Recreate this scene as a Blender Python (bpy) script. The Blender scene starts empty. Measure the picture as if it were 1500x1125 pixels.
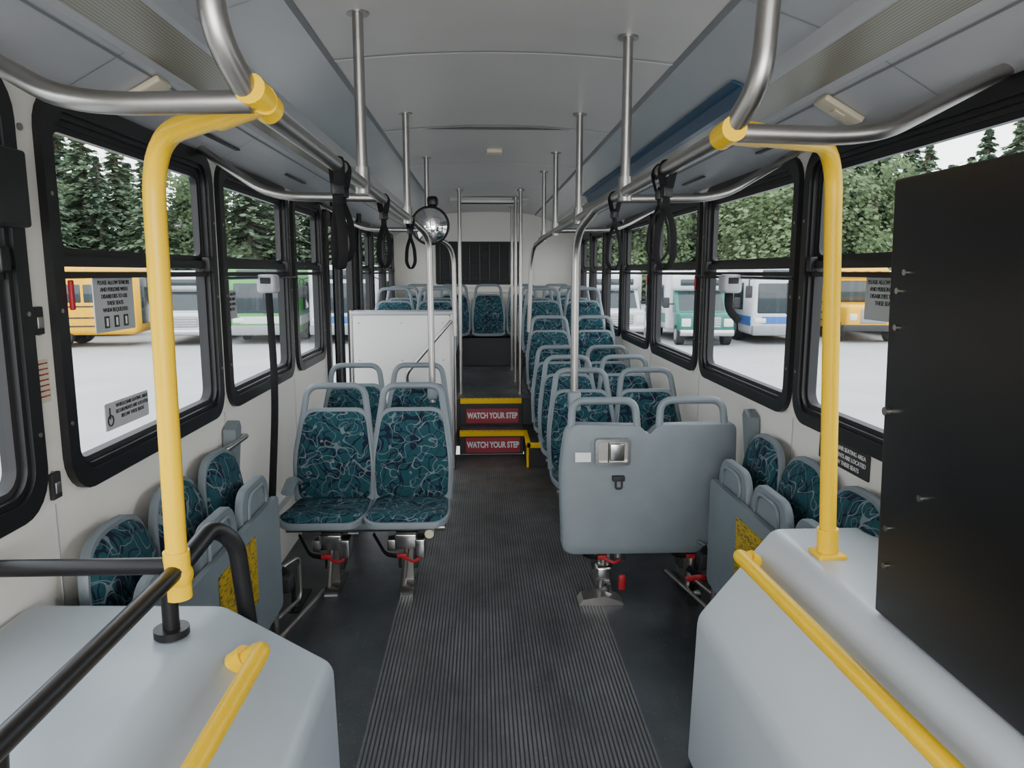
import bpy, bmesh, math, random
from mathutils import Vector, Matrix
random.seed(7)
S = bpy.context.scene
rad = math.radians

# ------------------------------------------------------------------ materials
def nodes(m):
    m.use_nodes = True
    return m.node_tree.nodes, m.node_tree.links, m.node_tree.nodes.get('Principled BSDF')
def mat(name, col, rough=.5, metal=0., var=.06, vs=6., bump=0., bs=150., coat=0., spec=.5):
    m = bpy.data.materials.new(name); N, L, P = nodes(m)
    P.inputs['Roughness'].default_value = rough; P.inputs['Metallic'].default_value = metal
    P.inputs['Specular IOR Level'].default_value = spec
    P.inputs['Coat Weight'].default_value = coat
    tc = N.new('ShaderNodeTexCoord'); no = N.new('ShaderNodeTexNoise')
    no.inputs['Scale'].default_value = vs; no.inputs['Detail'].default_value = 4
    L.new(tc.outputs['Object'], no.inputs['Vector'])
    r = N.new('ShaderNodeValToRGB')
    r.color_ramp.elements[0].position = .3; r.color_ramp.elements[1].position = .7
    r.color_ramp.elements[0].color = tuple(c*(1-var) for c in col)+(1,)
    r.color_ramp.elements[1].color = tuple(min(1, c*(1+var)) for c in col)+(1,)
    L.new(no.outputs['Fac'], r.inputs['Fac']); L.new(r.outputs['Color'], P.inputs['Base Color'])
    if bump:
        n2 = N.new('ShaderNodeTexNoise'); n2.inputs['Scale'].default_value = bs
        L.new(tc.outputs['Object'], n2.inputs['Vector'])
        b = N.new('ShaderNodeBump'); b.inputs['Strength'].default_value = bump; b.inputs['Distance'].default_value = .002
        L.new(n2.outputs['Fac'], b.inputs['Height']); L.new(b.outputs['Normal'], P.inputs['Normal'])
    return m

M = {}
M['steel'] = mat('brushed_steel', (.38,.365,.345), .36, 1., .05, 20)
M['chrome'] = mat('chrome', (.52,.52,.51), .22, 1., .05, 20)
M['yellow'] = mat('yellow_powdercoat', (.84,.52,.0), .36, 0, .03, 6, 0, 150, 0, .3)
M['black'] = mat('black_rubber', (.008,.008,.009), .40, spec=.35)
M['blackp'] = mat('black_panel_paint', (.006,.006,.007), .40, 0, .3, 3, spec=.4)
M['matte'] = mat('matte_black', (.014,.014,.015), .7)
M['wall'] = mat('wall_laminate', (.71,.685,.63), .42, 0, .03, 2, .15, 400)
M['ceil'] = mat('ceiling_laminate', (.47,.455,.435), .40, 0, .03, 1.5)
M['duct'] = mat('duct_grey', (.37,.38,.395), .20, 0, .04, 1.5)
M['duct2'] = mat('duct_lower_grey', (.40,.41,.43), .28, 0, .04, 1.5)
M['seam'] = mat('duct_seam', (.16,.165,.175), .5)
M['navy'] = mat('navy_strip', (.004,.045,.11), .35)
M['shell'] = mat('seat_shell_grey', (.140,.170,.188), .45, 0, .06, 8, .3, 300)
M['boxg'] = mat('wheel_cover_fibreglass', (.38,.43,.475), .36, 0, .06, 2, .08, 200)
M['boxw'] = mat('wheel_cover_light', (.45,.49,.525), .34, 0, .06, 2, .08, 200)
M['white'] = mat('white_panel', (.68,.675,.66), .35, 0, .03, 2)
M['cream'] = mat('cream_plastic', (.58,.52,.38), .4)
M['red'] = mat('red_plastic', (.32,.006,.012), .5)
M['crim'] = mat('crimson_sign', (.33,.008,.03), .4)
M['signw'] = mat('sign_white', (.75,.75,.75), .5)
M['stick'] = mat('translucent_sticker', (.42,.44,.44), .5)
M['signk'] = mat('sign_ink', (.02,.02,.02), .5)
M['kick'] = mat('kick_panel', (.018,.02,.022), .5)
M['web'] = mat('nylon_webbing', (.007,.007,.008), .8, 0, .2, 60, .4, 600, spec=.2)

def fabric():
    m = bpy.data.materials.new('teal_squiggle_upholstery'); N, L, P = nodes(m)
    P.inputs['Roughness'].default_value = .9; P.inputs['Specular IOR Level'].default_value = .2
    tc = N.new('ShaderNodeTexCoord')
    def lines(scale, off, w):
        mp = N.new('ShaderNodeMapping'); mp.inputs['Location'].default_value = off
        L.new(tc.outputs['Object'], mp.inputs['Vector'])
        n = N.new('ShaderNodeTexNoise'); n.inputs['Scale'].default_value = scale; n.inputs['Detail'].default_value = 0
        n.inputs['Distortion'].default_value = .9
        L.new(mp.outputs['Vector'], n.inputs['Vector'])
        a = N.new('ShaderNodeMath'); a.operation = 'SUBTRACT'; a.inputs[1].default_value = .5; L.new(n.outputs['Fac'], a.inputs[0])
        b = N.new('ShaderNodeMath'); b.operation = 'ABSOLUTE'; L.new(a.outputs[0], b.inputs[0])
        c = N.new('ShaderNodeMath'); c.operation = 'LESS_THAN'; c.inputs[1].default_value = w; L.new(b.outputs[0], c.inputs[0])
        return c.outputs[0]
    base = N.new('ShaderNodeTexNoise'); base.inputs['Scale'].default_value = 90
    L.new(tc.outputs['Object'], base.inputs['Vector'])
    cr = N.new('ShaderNodeValToRGB'); cr.color_ramp.elements[0].color = (.008,.034,.044,1); cr.color_ramp.elements[1].color = (.014,.068,.084,1)
    L.new(base.outputs['Fac'], cr.inputs['Fac'])
    cur = cr.outputs['Color']
    for sc, off, w, col in ((9,(3,1,2),.034,(.006,.010,.022,1)), (10,(7,5,1),.020,(.006,.011,.028,1)),
                            (12,(0,0,0),.0135,(.105,.135,.150,1)), (10.5,(5,9,4),.012,(.120,.150,.165,1))):
        f = lines(sc, off, w); mx = N.new('ShaderNodeMix'); mx.data_type = 'RGBA'
        L.new(f, mx.inputs[0]); L.new(cur, mx.inputs[6]); mx.inputs[7].default_value = col; cur = mx.outputs[2]
    L.new(cur, P.inputs['Base Color'])
    b = N.new('ShaderNodeBump'); b.inputs['Strength'].default_value = .3; b.inputs['Distance'].default_value = .001
    L.new(base.outputs['Fac'], b.inputs['Height']); L.new(b.outputs['Normal'], P.inputs['Normal'])
    return m
M['fabric'] = fabric()

def floor_mat(name, ribs):
    m = bpy.data.materials.new(name); N, L, P = nodes(m)
    tc = N.new('ShaderNodeTexCoord')
    def noise(scale, mps, det=8, ro=.7):
        mp = N.new('ShaderNodeMapping'); mp.inputs['Scale'].default_value = mps; L.new(tc.outputs['Object'], mp.inputs['Vector'])
        n = N.new('ShaderNodeTexNoise'); n.inputs['Scale'].default_value = scale; n.inputs['Detail'].default_value = det; n.inputs['Roughness'].default_value = ro
        L.new(mp.outputs['Vector'], n.inputs['Vector']); return n
    def ramp(src, a, c):
        r = N.new('ShaderNodeValToRGB'); r.color_ramp.elements[0].position=a; r.color_ramp.elements[1].position=c
        L.new(src, r.inputs['Fac']); return r.outputs['Color']
    def mixc(fac, a, col):
        mx = N.new('ShaderNodeMix'); mx.data_type='RGBA'; L.new(fac, mx.inputs[0]); L.new(a, mx.inputs[6]); mx.inputs[7].default_value=col; return mx.outputs[2]
    def mul(a, c):
        q = N.new('ShaderNodeMath'); q.operation='MULTIPLY'; L.new(a, q.inputs[0]); L.new(c, q.inputs[1]); return q.outputs[0]
    n = noise(1.2, (2.2,1.0,2), 8, .72)
    cr = N.new('ShaderNodeValToRGB'); e = cr.color_ramp.elements
    e[0].position = .36; e[0].color = (.020,.023,.026,1) if not ribs else (.042,.044,.046,1)
    e[1].position = .64; e[1].color = (.044,.050,.056,1) if not ribs else (.120,.123,.126,1)
    L.new(n.outputs['Fac'], cr.inputs['Fac']); out = cr.outputs['Color']
    # tiny pale flecks, then long faint drag marks
    f1 = mul(ramp(noise(60, (1.5,.8,1), 3, .7).outputs['Fac'], .62, .68), ramp(noise(2.2, (1,1,1), 3, .6).outputs['Fac'], .42, .60))
    out = mixc(f1, out, (.17,.18,.185,1))
    f2 = mul(ramp(noise(5, (14,1.2,1), 6, .85).outputs['Fac'], .58, .68), ramp(noise(1.3, (1,1,1), 2, .5).outputs['Fac'], .40, .62))
    out = mixc(f2, out, (.11,.115,.12,1))
    n3 = noise(3, (1,1,1), 5, .6)
    mr = N.new('ShaderNodeMapRange'); mr.inputs[1].default_value = .3; mr.inputs[2].default_value = .7
    mr.inputs[3].default_value = .28; mr.inputs[4].default_value = .55
    L.new(n3.outputs['Fac'], mr.inputs[0]); L.new(mr.outputs[0], P.inputs['Roughness'])
    if ribs:
        sx = N.new('ShaderNodeSeparateXYZ'); L.new(tc.outputs['Object'], sx.inputs[0])
        mu = N.new('ShaderNodeMath'); mu.operation = 'MULTIPLY'; mu.inputs[1].default_value = 2*math.pi/.0155; L.new(sx.outputs[0], mu.inputs[0])
        si = N.new('ShaderNodeMath'); si.operation = 'SINE'; L.new(mu.outputs[0], si.inputs[0])
        m2 = N.new('ShaderNodeMapRange'); m2.inputs[1].default_value = -.75; m2.inputs[2].default_value = .1; L.new(si.outputs[0], m2.inputs[0])
        mx = N.new('ShaderNodeMix'); mx.data_type = 'RGBA'; mx.inputs[6].default_value = (.014,.014,.015,1)
        L.new(m2.outputs[0], mx.inputs[0]); L.new(out, mx.inputs[7]); out = mx.outputs[2]
        b = N.new('ShaderNodeBump'); b.inputs['Strength'].default_value = .5; b.inputs['Distance'].default_value = .003
        L.new(m2.outputs[0], b.inputs['Height']); L.new(b.outputs['Normal'], P.inputs['Normal'])
    L.new(out, P.inputs['Base Color'])
    return m
M['floor'] = floor_mat('smooth_rubber_floor', False)
M['ribs'] = floor_mat('ribbed_rubber_floor', True)

def strip_mat():
    m = bpy.data.materials.new('light_diffuser'); N, L, P = nodes(m)
    tc = N.new('ShaderNodeTexCoord'); sx = N.new('ShaderNodeSeparateXYZ'); L.new(tc.outputs['Object'], sx.inputs[0])
    mu = N.new('ShaderNodeMath'); mu.operation = 'MULTIPLY'; mu.inputs[1].default_value = 2*math.pi/.010; L.new(sx.outputs[0], mu.inputs[0])
    si = N.new('ShaderNodeMath'); si.operation = 'SINE'; L.new(mu.outputs[0], si.inputs[0])
    m2 = N.new('ShaderNodeMapRange'); m2.inputs[1].default_value = -1; L.new(si.outputs[0], m2.inputs[0])
    mx = N.new('ShaderNodeMix'); mx.data_type = 'RGBA'; mx.inputs[6].default_value = (.13,.12,.085,1); mx.inputs[7].default_value = (.27,.25,.185,1)
    L.new(m2.outputs[0], mx.inputs[0]); L.new(mx.outputs[2], P.inputs['Base Color']); P.inputs['Roughness'].default_value = .35
    return m
M['strip'] = strip_mat()

def glass():
    m = bpy.data.materials.new('window_glass'); N, L, P = nodes(m); N.remove(P)
    out = N['Material Output']; t = N.new('ShaderNodeBsdfTransparent'); t.inputs[0].default_value = (.91,.94,.94,1)
    g = N.new('ShaderNodeBsdfGlossy'); g.inputs['Roughness'].default_value = .02
    lw = N.new('ShaderNodeLayerWeight'); lw.inputs['Blend'].default_value = .5
    p = N.new('ShaderNodeMath'); p.operation = 'POWER'; p.inputs[1].default_value = 5; L.new(lw.outputs['Facing'], p.inputs[0])
    q = N.new('ShaderNodeMath'); q.operation = 'MULTIPLY_ADD'; q.inputs[1].default_value = .35; q.inputs[2].default_value = .03; L.new(p.outputs[0], q.inputs[0])
    mx = N.new('ShaderNodeMixShader'); L.new(q.outputs[0], mx.inputs[0]); L.new(t.outputs[0], mx.inputs[1]); L.new(g.outputs[0], mx.inputs[2])
    L.new(mx.outputs[0], out.inputs['Surface']); return m
M['glass'] = glass()
M['mirror'] = mat('mirror_glass', (.8,.8,.8), .04, 1., .01)

# ------------------------------------------------------------------ mesh builder
class B:
    def __init__(s): s.v=[]; s.f=[]; s.m=[]; s.mats=[]; s.M=Matrix.Identity(4)
    def mi(s, k):
        if k not in s.mats: s.mats.append(k)
        return s.mats.index(k)
    def add(s, vs, fs, k):
        o=len(s.v); s.v += [s.M @ Vector(p) for p in vs]; i=s.mi(k)
        for f in fs: s.f.append([o+a for a in f]); s.m.append(i)
    def box(s, lo, hi, k):
        x0,y0,z0=lo; x1,y1,z1=hi
        s.add([(x0,y0,z0),(x1,y0,z0),(x1,y1,z0),(x0,y1,z0),(x0,y0,z1),(x1,y0,z1),(x1,y1,z1),(x0,y1,z1)],
              [(0,3,2,1),(4,5,6,7),(0,1,5,4),(1,2,6,5),(2,3,7,6),(3,0,4,7)], k)
    def rbox(s, lo, hi, r, k, seg=3):
        bm=bmesh.new(); bmesh.ops.create_cube(bm,size=1)
        for v in bm.verts: v.co=Vector([(lo[i]+hi[i])/2+v.co[i]*(hi[i]-lo[i]) for i in range(3)])
        bmesh.ops.bevel(bm,geom=bm.edges[:],offset=r,segments=seg,affect='EDGES',profile=.5)
        bm.verts.index_update()
        s.add([v.co.copy() for v in bm.verts],[[v.index for v in f.verts] for f in bm.faces],k); bm.free()
    def tube(s, pts, r, k, n=12, r2=None, up=None, cap=True):
        pts=[Vector(p) for p in pts]; r2=r2 or r; rings=[]
        t0=(pts[1]-pts[0]).normalized()
        a=Vector(up) if up else (Vector((0,0,1)) if abs(t0.z)<.9 else Vector((1,0,0)))
        u=(a-a.dot(t0)*t0).normalized(); vs=[]
        for i,p in enumerate(pts):
            if i==0: t=t0
            elif i==len(pts)-1: t=(pts[i]-pts[i-1]).normalized()
            else: t=((pts[i+1]-p).normalized()+(p-pts[i-1]).normalized()).normalized()
            u=(u-u.dot(t)*t).normalized(); w=t.cross(u)
            for j in range(n):
                A=2*math.pi*j/n; vs.append(p+u*math.cos(A)*r+w*math.sin(A)*r2)
        fs=[]
        for i in range(len(pts)-1):
            for j in range(n):
                fs.append((i*n+j,i*n+(j+1)%n,(i+1)*n+(j+1)%n,(i+1)*n+j))
        if cap: fs.append(tuple(range(n-1,-1,-1))); o=(len(pts)-1)*n; fs.append(tuple(range(o,o+n)))
        s.add(vs,fs,k)
    def flat(s, pts, nrm, rin, rout, k, n=12):
        """sweep with cross-section: rin in plane perpendicular to nrm, rout along nrm"""
        pts=[Vector(p) for p in pts]; nrm=Vector(nrm).normalized(); vs=[]
        for i,p in enumerate(pts):
            a=pts[max(0,i-1)]; c=pts[min(len(pts)-1,i+1)]; t=(c-a).normalized()
            w=(nrm-nrm.dot(t)*t).normalized(); u=w.cross(t)
            for j in range(n):
                A=2*math.pi*j/n; vs.append(p+u*math.cos(A)*rin+w*math.sin(A)*rout)
        fs=[]
        for i in range(len(pts)-1):
            for j in range(n): fs.append((i*n+j,i*n+(j+1)%n,(i+1)*n+(j+1)%n,(i+1)*n+j))
        fs.append(tuple(range(n-1,-1,-1))); o=(len(pts)-1)*n; fs.append(tuple(range(o,o+n)))
        s.add(vs,fs,k)
    def cyl(s, a, b, r, k, n=16): s.tube([a,b],r,k,n)
    def prism(s, poly, f0, f1, k):
        n=len(poly); s.add([f0(p) for p in poly]+[f1(p) for p in poly],
            [tuple(range(n-1,-1,-1)),tuple(range(n,2*n))]+[(i,(i+1)%n,n+(i+1)%n,n+i) for i in range(n)],k)
    def ring(s, out, inn, f, a, b, k):
        n=len(out); vs=[f(p,a) for p in out]+[f(p,a) for p in inn]+[f(p,b) for p in out]+[f(p,b) for p in inn]; fs=[]
        for i in range(n):
            j=(i+1)%n
            fs += [(i,j,n+j,n+i),(2*n+i,3*n+i,3*n+j,2*n+j),(i,2*n+i,2*n+j,j),(n+i,n+j,3*n+j,3*n+i)]
        s.add(vs,fs,k)
    def puffy(s, outline, mapf, rings, back, k, kb=None):
        n=len(outline); cx=sum(p[0] for p in outline)/n; cy=sum(p[1] for p in outline)/n
        allr=[(1,back)]+rings; vs=[]
        for sc,h in allr:
            for x,y in outline: vs.append(mapf(cx+(x-cx)*sc, cy+(y-cy)*sc, h))
        fs=[]
        for i in range(len(allr)-1):
            for j in range(n): fs.append((i*n+j,i*n+(j+1)%n,(i+1)*n+(j+1)%n,(i+1)*n+j))
        vs.append(mapf(cx,cy,rings[-1][1])); c=len(vs)-1; o=(len(allr)-1)*n
        for j in range(n): fs.append((o+j,o+(j+1)%n,c))
        vs.append(mapf(cx,cy,back)); c=len(vs)-1
        for j in range(n): fs.append(((j+1)%n,j,c))
        s.add(vs,fs,k)
    def mesh(s, name, bevel=0):
        me=bpy.data.meshes.new(name); me.from_pydata([tuple(v) for v in s.v],[],s.f)
        for k in s.mats: me.materials.append(M[k] if isinstance(k,str) else k)
        me.polygons.foreach_set('material_index',s.m)
        bm=bmesh.new(); bm.from_mesh(me); bmesh.ops.recalc_face_normals(bm,faces=bm.faces[:])
        bm.to_mesh(me); bm.free()
        me.polygons.foreach_set('use_smooth',[True]*len(me.polygons))
        me.set_sharp_from_angle(angle=rad(38)); return me
    def obj(s, name, bevel=0, parent=None):
        o=bpy.data.objects.new(name,s.mesh(name)); S.collection.objects.link(o)
        if bevel:
            md=o.modifiers.new('bevel','BEVEL'); md.width=bevel; md.segments=2; md.limit_method='ANGLE'; md.angle_limit=rad(50)
        if parent: o.parent=parent
        return o
def inst(name, me, M4, bevel=0):
    o=bpy.data.objects.new(name,me); S.collection.objects.link(o); o.matrix_world=M4
    return o
def fillet(pts, r, n=7, closed=False):
    P=[Vector(p) for p in pts]; out=[]; N=len(P)
    rs=r if isinstance(r,(list,tuple)) else [r]*N
    for i in range(N):
        if not closed and i in (0,N-1): out.append(P[i]); continue
        p=P[i]; a=P[i-1]-p; b=P[(i+1)%N]-p
        q=min(rs[i],a.length*.49,b.length*.49); A=p+a.normalized()*q; C=p+b.normalized()*q
        for k in range(n+1):
            t=k/n; out.append(A*(1-t)**2+p*2*t*(1-t)+C*t*t if n else p)
    return out
def rrect(x0,y0,x1,y1,r,n=6):
    out=[]
    for cx,cy,a0 in ((x1-r,y1-r,0),(x0+r,y1-r,90),(x0+r,y0+r,180),(x1-r,y0+r,270)):
        for k in range(n+1):
            a=rad(a0+90*k/n); out.append((cx+r*math.cos(a),cy+r*math.sin(a)))
    return out
def text(body, size, loc, rot, k, parent=None, name='lettering', align='CENTER', sx=1., bold=0):
    c=bpy.data.curves.new(name,'FONT'); c.body=body; c.size=size; c.align_x=align; c.align_y='CENTER'; c.extrude=.0006; c.offset=bold
    o=bpy.data.objects.new(name,c); S.collection.objects.link(o)
    dg=bpy.context.evaluated_depsgraph_get(); me=bpy.data.meshes.new_from_object(o.evaluated_get(dg))
    bpy.data.objects.remove(o); me.materials.clear(); me.materials.append(M[k])
    o=bpy.data.objects.new(name,me); S.collection.objects.link(o)
    o.location=loc; o.rotation_euler=rot; o.scale=(sx,1,1)
    if parent: o.parent=parent
    return o

# ------------------------------------------------------------------ shell dimensions
XL,XR=-1.12,1.30; XC=.09; Y0,Y1=-1.6,9.9; ZC=2.35
FL=.44   # rear floor level

# floor
b=B(); b.box((XL,Y0,-.06),(-.42,6.4,0),'floor'); b.box((-.42,Y0,-.06),(.58,6.4,.0),'ribs'); b.box((.58,Y0,-.06),(XR,6.4,0),'floor')
b.obj('floor')
b=B(); b.box((XL,6.72,0),(XR,Y1,FL),'kick'); b.box((-.25,6.76,FL),(.45,Y1-.8,FL+.004),'ribs'); b.obj('floor_rear')
# steps
b=B()
b.box((-.20,6.4,0),(.365,6.7,.20),'kick'); b.box((-.20,6.42,.20),(.365,6.7,.205),'ribs')
b.box((-.20,6.70,0),(.365,6.719,FL),'kick')
b.box((-.20,6.385,.165),(.365,6.45,.208),'yellow'); b.box((-.20,6.685,FL-.035),(.365,6.75,FL+.008),'yellow')
for yy in (6.40,6.70):
    z=.207 if yy<6.5 else FL+.008
    for i in range(12): b.cyl((-.18+.048*i,yy+.015,z),(-.18+.048*i,yy+.015,z+.003),.006,'black',8)
st=b.obj('aisle_steps',.003)
b=B(); b.box((.37,5.95,0),(XR-.005,6.7,.2),'kick'); b.box((.366,5.93,.165),(.40,6.45,.206),'yellow'); b.box((.366,5.93,.165),(XR-.3,5.96,.206),'yellow'); b.box((.366,5.93,0),(.385,5.96,.2),'yellow')
b.box((.37,6.70,.2),(XR-.005,6.719,FL),'kick')
b.obj('seat_platform',.003)
for y,z in ((6.385,.02),(6.685,.225)):
    b=B(); b.prism(rrect(-.145,z,.335,z+.135,.01),lambda p:(p[0],y-.0,p[1]),lambda p:(p[0],y-.004,p[1]),'crim')
    o=b.obj('watch_your_step_sign')
    text('WATCH YOUR STEP',.074,(.095,y-.006,z+.0675),(rad(90),0,0),'signw',o,bold=.003,sx=.68)

# windows / walls
WZ0,WZ1=1.00,2.07
def window(n, side, y0, y1, transom=True, z0=WZ0, z1=WZ1, r=.11):
    x=XL if side<0 else XR; s=1 if side<0 else -1   # s: inward direction
    b=B(); f=lambda p,a:(x+s*a,p[0],p[1])
    o1=rrect(y0,z0,y1,z1,r); i1=rrect(y0+.05,z0+.05,y1-.05,z1-.05,r*.7)
    b.ring(o1,i1,f,.022,-.05,'black')
    o2=rrect(y0+.042,z0+.042,y1-.042,z1-.042,r*.75); i2=rrect(y0+.066,z0+.066,y1-.066,z1-.066,r*.6)
    b.ring(o2,i2,f,.012,-.045,'black')
    o3=rrect(y0+.064,z0+.064,y1-.064,z1-.064,r*.6); i3=rrect(y0+.082,z0+.082,y1-.082,z1-.082,r*.45)
    b.ring(o3,i3,f,-.005,-.04,'matte')
    if transom:
        xa,xb=sorted((x+s*.016,x-s*.03)); b.box((xa,y0+.05,1.615),(xb,y1-.05,1.645),'black')
        xa,xb=sorted((x+s*.005,x-s*.02)); b.box((xa,y0+.07,1.583),(xb,y1-.07,1.602),'black')
        b.ring(rrect(y0+.07,1.64,y1-.07,z1-.07,.05),rrect(y0+.10,1.665,y1-.10,z1-.10,.03),f,-.008,-.03,'black')
        yl=y1-.12; xa,xb=sorted((x+s*.035,x)); b.rbox((xa,yl,1.60),(xb,yl+.035,1.66),.006,'black')
    for yr in (y0+.02,y1-.02):
        for z in (1.2,1.5,1.8): b.cyl((x+s*.02,yr,z),(x+s*.025,yr,z),.006,'steel',8)
    g=rrect(y0+.05,z0+.05,y1-.05,z1-.05,.05)
    b.add([(x-s*.025,p[0],p[1]) for p in g],[tuple(range(len(g)))],'glass')
    return b.obj('window_%d'%n)
LW=[(-1.2,-.15),(.72,1.86),(1.965,3.16),(3.235,4.37),(4.46,5.26),(6.72,7.62),(7.68,8.58),(8.64,9.5)]
RW=[(-1.2,-.1),(0.0,1.36),(1.44,2.95),(3.0,4.28),(4.36,5.56),(5.64,6.74),(6.82,7.75),(7.82,8.7),(8.76,9.55)]
def wall(name, side, wins, doors=()):
    x=XL if side<0 else XR; xa,xb=sorted((x, x-(1 if side<0 else -1)*.05)); b=B(); c=.035
    edges=sorted([(a,bb,WZ0+c,WZ1-c) for a,bb in wins]+[(a+.0-c,bb+c,-.3,WZ1+.005-c) for a,bb in doors])
    y=Y0
    for a,e,z0,z1 in edges:
        b.box((xa,y,-.3),(xb,a+c,2.48),'wall')
        if z0>0: b.box((xa,a+c,-.3),(xb,e-c,z0),'wall')
        b.box((xa,a+c,z1),(xb,e-c,2.48),'wall'); y=e-c
    b.box((xa,y,-.3),(xb,Y1,2.48),'wall')
    return b.obj(name)
wall('wall_left',-1,LW,[(5.36,6.56)]); wall('wall_right',1,RW)
n=1
for a,e in LW: window(n,-1,a,e,z0=WZ0); n+=1
for a,e in RW: window(n,1,a,e); n+=1
b=B()
for yy in (1.91,3.2,4.41,5.31):
    b.box((XL,yy-.003,.02),(XL+.002,yy+.003,1.0),'duct2')
    for z in (1.08,1.45,1.95): b.cyl((XL,yy,z),(XL+.006,yy,z),.009,'steel',10)
b.box((XL,-1,.30),(XL+.006,5.3,.34),'duct2'); b.obj('trim_1')
b=B()
for yy in (2.975,4.32,5.6,6.78):
    b.box((XR-.002,yy-.003,.02),(XR,yy+.003,1.0),'duct2')
    for z in (1.08,1.45,1.95): b.cyl((XR-.006,yy,z),(XR,yy,z),.009,'steel',10)
b.box((XR-.006,-1,.30),(XR,5.9,.34),'duct2'); b.obj('trim_2')

# back wall
b=B(); b.box((XL-.05,Y1,-.3),(XR+.05,Y1+.05,2.48),'wall')
b.prism(rrect(-.60,1.44,.54,2.0,.03),lambda p:(p[0],Y1-.02,p[1]),lambda p:(p[0],Y1,p[1]),'matte')
for i in range(9): 
    x=-.55+.13*i; b.box((x,Y1-.035,1.47),(x+.02,Y1-.02,1.97),'blackp')
for i in range(9): b.box((-.56,Y1-.03,1.49+.055*i),(.50,Y1-.02,1.50+.055*i),'blackp')
b.box((XL,Y1-.06,1.34),(XR,Y1,1.40),'wall')
b.obj('wall_back',.003)
# front wall with windshield opening
b=B(); b.box((XL-.05,Y0-.05,-.3),(XR+.05,Y0,.75),'duct2'); b.box((XL-.05,Y0-.05,2.15),(XR+.05,Y0,2.48),'duct2')
for x in (XL-.05,XC-.03,XR-.03): b.box((x,Y0-.05,.75),(x+.08,Y0,2.15),'black')
b.obj('wall_front',.004)

# ceiling
b=B(); hw=.61; ns=14
vs=[];fs=[]
for j,y in enumerate((Y0,Y1)):
    for i in range(ns+1):
        t=-1+2*i/ns; vs.append((XC+hw*t,y,ZC+.035*(1-t*t)))
for i in range(ns): fs.append((i,i+1,ns+2+i,ns+1+i))
b.add(vs,fs,'ceil'); b.box((XL-.05,Y0,2.48),(XR+.05,Y1+.05,2.52),'ceil')
b.obj('ceiling')
b=B()
for yy in (1.45,2.80,4.15,5.5,6.85,8.2):
    vs=[];fs=[]
    for y in (yy-.008,yy+.008):
        for i in range(ns+1):
            t=-1+2*i/ns; vs.append((XC+hw*t,y,ZC+.035*(1-t*t)-.004))
    for i in range(ns): fs.append((i,i+1,ns+2+i,ns+1+i))
    b.add(vs,fs,'white')
b.box((XC-.40,4.165,ZC+.018),(XC+.40,4.175,ZC+.030),'signk')
b.obj('ceiling_seam_strips')
# ducts
def duct(name, sgn):
    P=[(.61,2.352),(.625,2.335),(.84,2.262),(.855,2.225),(.87,2.219),(1.02,2.194),(1.03,2.178),(1.21,2.075)]
    ks=['seam','duct','duct','duct2','strip','duct2','duct2']
    b=B()
    for i,k in enumerate(ks):
        (a,za),(c,zc)=P[i],P[i+1]
        b.add([(XC+sgn*a,Y0,za),(XC+sgn*c,Y0,zc),(XC+sgn*c,Y1,zc),(XC+sgn*a,Y1,za)],[(0,1,2,3)],k)
    for yy in (.9,2.1,3.3,4.5,5.7,6.9,8.1,9.3):   # seams
        for i in (1,6):
            (a,za),(c,zc)=P[i],P[i+1]
            b.add([(XC+sgn*a,yy,za-.002),(XC+sgn*c,yy,zc-.002),(XC+sgn*c,yy+.003,zc-.002),(XC+sgn*a,yy+.003,za-.002)],[(0,1,2,3)],'seam')
    b.add([(XC+sgn*1.045,Y0,2.167),(XC+sgn*1.052,Y0,2.163),(XC+sgn*1.052,Y1,2.163),(XC+sgn*1.045,Y1,2.167)],[(0,1,2,3)],'seam')
    for y in (1.25,2.9,4.1):   # slot vents
        x=XC+sgn*1.13; z=2.119
        b.box((x-.010,y,z-.004),(x+.010,y+.42,z+.003),'signk')
    o=b.obj(name)
    return o
duct('ceiling_duct',-1); duct('ceiling_duct',1)
# navy advertising rail clipped along the right duct lip
b=B(); prof=[(.800,2.272),(.838,2.259),(.853,2.212),(.872,2.206),(.872,2.200),(.848,2.204),(.832,2.252),(.798,2.264)]
b.prism(prof,lambda p:(XC+p[0],2.7,p[1]),lambda p:(XC+p[0],6.6,p[1]),'navy'); b.obj('navy_trim_strip')
for sx,y in ((-1,2.35),(1,2.5)):
    b=B(); b.M=Matrix.Translation((XC+sx*1.10,y,2.137))@Matrix.Rotation(sx*rad(29),4,'Y')
    b.rbox((-.075,-.045,-.020),(.075,.045,.0),.006,'cream'); b.rbox((-.02,-.02,-.024),(.02,.02,-.018),.002,'cream'); b.obj('courtesy_light')
# rear hatch / vent
b=B(); b.rbox((XC-.42,7.9,ZC-.01),(XC+.42,8.6,ZC+.03),.012,'ceil')
b.rbox((XC-.32,7.89,ZC-.03),(XC+.32,8.05,ZC+.0),.008,'white')
for i in range(4): b.box((XC-.3,7.91+.03*i,ZC-.035),(XC+.3,7.92+.03*i,ZC-.028),'matte')
b.obj('ceiling_vent')
b=B(); b.rbox((XC-.05,4.9,ZC+.01),(XC+.05,5.0,ZC+.04),.01,'cream'); b.obj('ceiling_lamp')

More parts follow.
